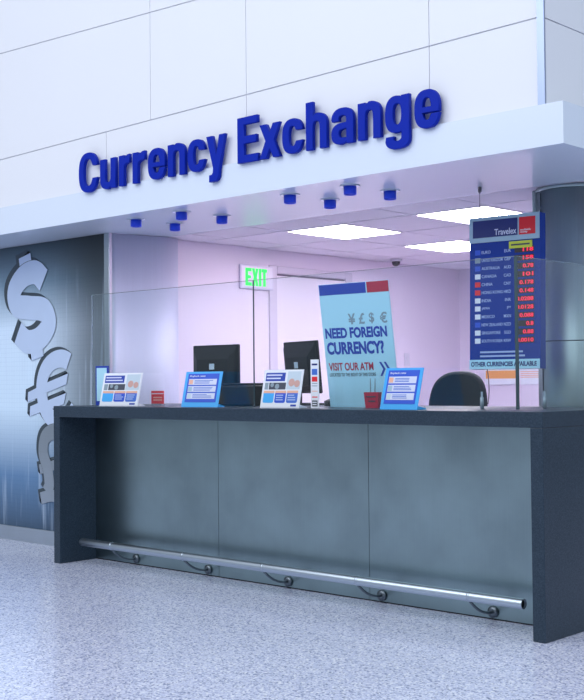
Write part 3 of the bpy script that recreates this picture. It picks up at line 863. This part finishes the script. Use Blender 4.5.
t = thing('card_terminal', 'small black card terminal between the payment logo card and poster board', 'card terminal', (-1.90, .62, H + .0005), (0, 0, math.radians(-15)))
bm = bmesh.new()
v0 = [bm.verts.new((0, y, z)) for y, z in ((0, 0), (0, .03), (.12, .075), (.14, .07), (.14, 0))]
v1 = [bm.verts.new((.11, y, z)) for y, z in ((0, 0), (0, .03), (.12, .075), (.14, .07), (.14, 0))]
for i in range(5): bm.faces.new((v0[i], v0[(i + 1) % 5], v1[(i + 1) % 5], v1[i]))
bm.faces.new(v0); bm.faces.new(v1)
link('base', bm, 'black', t)
bm = bmesh.new(); B(bm, .03, .085, .055, .08, .052, .185, 0, .006)
bmesh.ops.rotate(bm, verts=bm.verts, cent=(.057, .065, .06), matrix=Matrix.Rotation(math.radians(9), 3, 'Y'))
link('handset', bm, 'black', t)
bm = bmesh.new()
tube(bm, [(.112 + .11 * u / 14, .05 - .02 * math.sin(u / 3), .004 + .075 * (1 - u / 14) ** 2 * (.8 + .2 * math.sin(u * 1.6))) for u in range(15)], .004, 8); link('cord', bm, 'cable', t)

# office chair behind the counter
t = thing('office_chair', 'black office chair with rounded backrest behind the counter', 'chair', (-1.36, 1.36, 0), (0, 0, math.radians(12)))
prof = [(-.235, .0), (-.228, .075), (-.190, .155), (-.115, .205), (-.01, .222), (.09, .215), (.155, .180), (.188, .11), (.195, 0), (.18, -.12), (.13, -.20), (-.15, -.20), (-.21, -.12)]
sm = []
P = len(prof)
for i in range(P):
    p0, p1, p2, p3 = (Vector(prof[(i + k - 1) % P]) for k in range(4))
    for u in (0, .25, .5, .75):
        sm.append(tuple(.5 * ((2 * p1) + (p2 - p0) * u + (2 * p0 - 5 * p1 + 4 * p2 - p3) * u * u + (3 * p1 - p0 - 3 * p2 + p3) * u ** 3)))
sm = [(x * .80 - .045, z) for x, z in sm]
me = shape([sm], .07, .02, (0, -.035, 1.035))
link('backrest', me, 'chair_fab', t, smooth=True)
bm = bmesh.new(); tube(bm, [(.0, .06, .98), (.0, .10, .80), (0, .10, .70), (0, .22, .66)], .018, 10); link('back_support', bm, 'black2', t)
bm = bmesh.new(); B(bm, -.23, .23, .06, .50, .68, .75, 0, .025, 3); link('seat', bm, 'chair_fab', t)
bm = bmesh.new(); lathe(bm, [(.03, .10), (.03, .40), (.018, .405), (.018, .68)], (0, .28, 0), 18); link('gas_post', bm, 'steel_dark', t)
bm = bmesh.new(); lathe(bm, [(.165, .30), (.175, .308), (.165, .316)], (0, .28, 0), 30); link('foot_ring', bm, 'steel_dark', t)
for k in range(5):
    a = 2 * PI * k / 5 + .3
    e = (.26 * math.cos(a), .28 + .26 * math.sin(a))
    bm = bmesh.new(); tube(bm, [(0, .28, .115), (e[0], e[1], .072)], [.022, .014], 10); lg = link('leg', bm, 'black2', t)
    bm = bmesh.new(); lathe(bm, [(.026, -.016), (.030, -.012), (.030, .012), (.026, .016)], (e[0], e[1], .0305), 18, 0, 'X'); link('caster', bm, 'black2', lg)

# ------------------------------------------------------------------ light
w = bpy.data.worlds.new('world'); SC.world = w; w.use_nodes = True
nt = w.node_tree; bg = nt.nodes['Background']
tc = nt.nodes.new('ShaderNodeTexCoord'); sp = nt.nodes.new('ShaderNodeSeparateXYZ')
nt.links.new(tc.outputs['Generated'], sp.inputs['Vector'])
mr = nt.nodes.new('ShaderNodeMapRange'); mr.inputs['From Min'].default_value = -.3; mr.inputs['From Max'].default_value = 1.
nt.links.new(sp.outputs['Z'], mr.inputs['Value'])
cr = nt.nodes.new('ShaderNodeValToRGB'); el = cr.color_ramp.elements
el[0].position = .17; el[0].color = (.22, .27, .33, 1)
el[1].position = .8; el[1].color = (.90, .95, 1.08, 1)
e2 = el.new(.32); e2.color = (.60, .68, .78, 1)
nt.links.new(mr.outputs['Result'], cr.inputs['Fac']); nt.links.new(cr.outputs['Color'], bg.inputs['Color'])
bg.inputs['Strength'].default_value = .75

def area(name, loc, target, size, power, col):
    l = bpy.data.lights.new(name, 'AREA'); l.shape = 'RECTANGLE'; l.size, l.size_y = size; l.energy = power; l.color = col
    o = bpy.data.objects.new(name, l); COL.objects.link(o); o.location = loc
    o.rotation_euler = (Vector(target) - Vector(loc)).to_track_quat('-Z', 'Y').to_euler()
    return o
area('added_side_fill', (7.5, -.5, 5.5), (0, .5, 2.2), (4, 3), 110, (.68, .85, 1.))  # added fill with no fixture behind it, lightens the right-facing surfaces
area('hall_light', (-2.0, -6.5, 6.5), (-2.0, -1.5, .8), (11, 5), 455, (.90, .95, 1.))

# ------------------------------------------------------------------ camera
cam = bpy.data.cameras.new('camera'); co = bpy.data.objects.new('camera', cam); COL.objects.link(co)
yaw, pitch, roll = (math.radians(a) for a in (43.0559097, 1.53984931, -.53006322))
f = Vector((-math.sin(yaw) * math.cos(pitch), math.cos(yaw) * math.cos(pitch), math.sin(pitch)))
r = Vector((math.cos(yaw), math.sin(yaw), 0)); u = r.cross(f)
r2 = r * math.cos(roll) + u * math.sin(roll); u2 = -r * math.sin(roll) + u * math.cos(roll)
co.matrix_world = Matrix(((r2.x, u2.x, -f.x, 2.90034360), (r2.y, u2.y, -f.y, -4.80194032), (r2.z, u2.z, -f.z, 1.22104751), (0, 0, 0, 1)))
cam.sensor_fit = 'VERTICAL'; cam.sensor_height = 24.; cam.lens = 24. * 1181.04634 / 700
cam.clip_start = .05
SC.camera = co
SC.view_settings.view_transform = 'Standard'; SC.view_settings.look = 'None'
SC.view_settings.gamma = 1.; SC.view_settings.use_curve_mapping = False
SC.view_settings.exposure = 0.
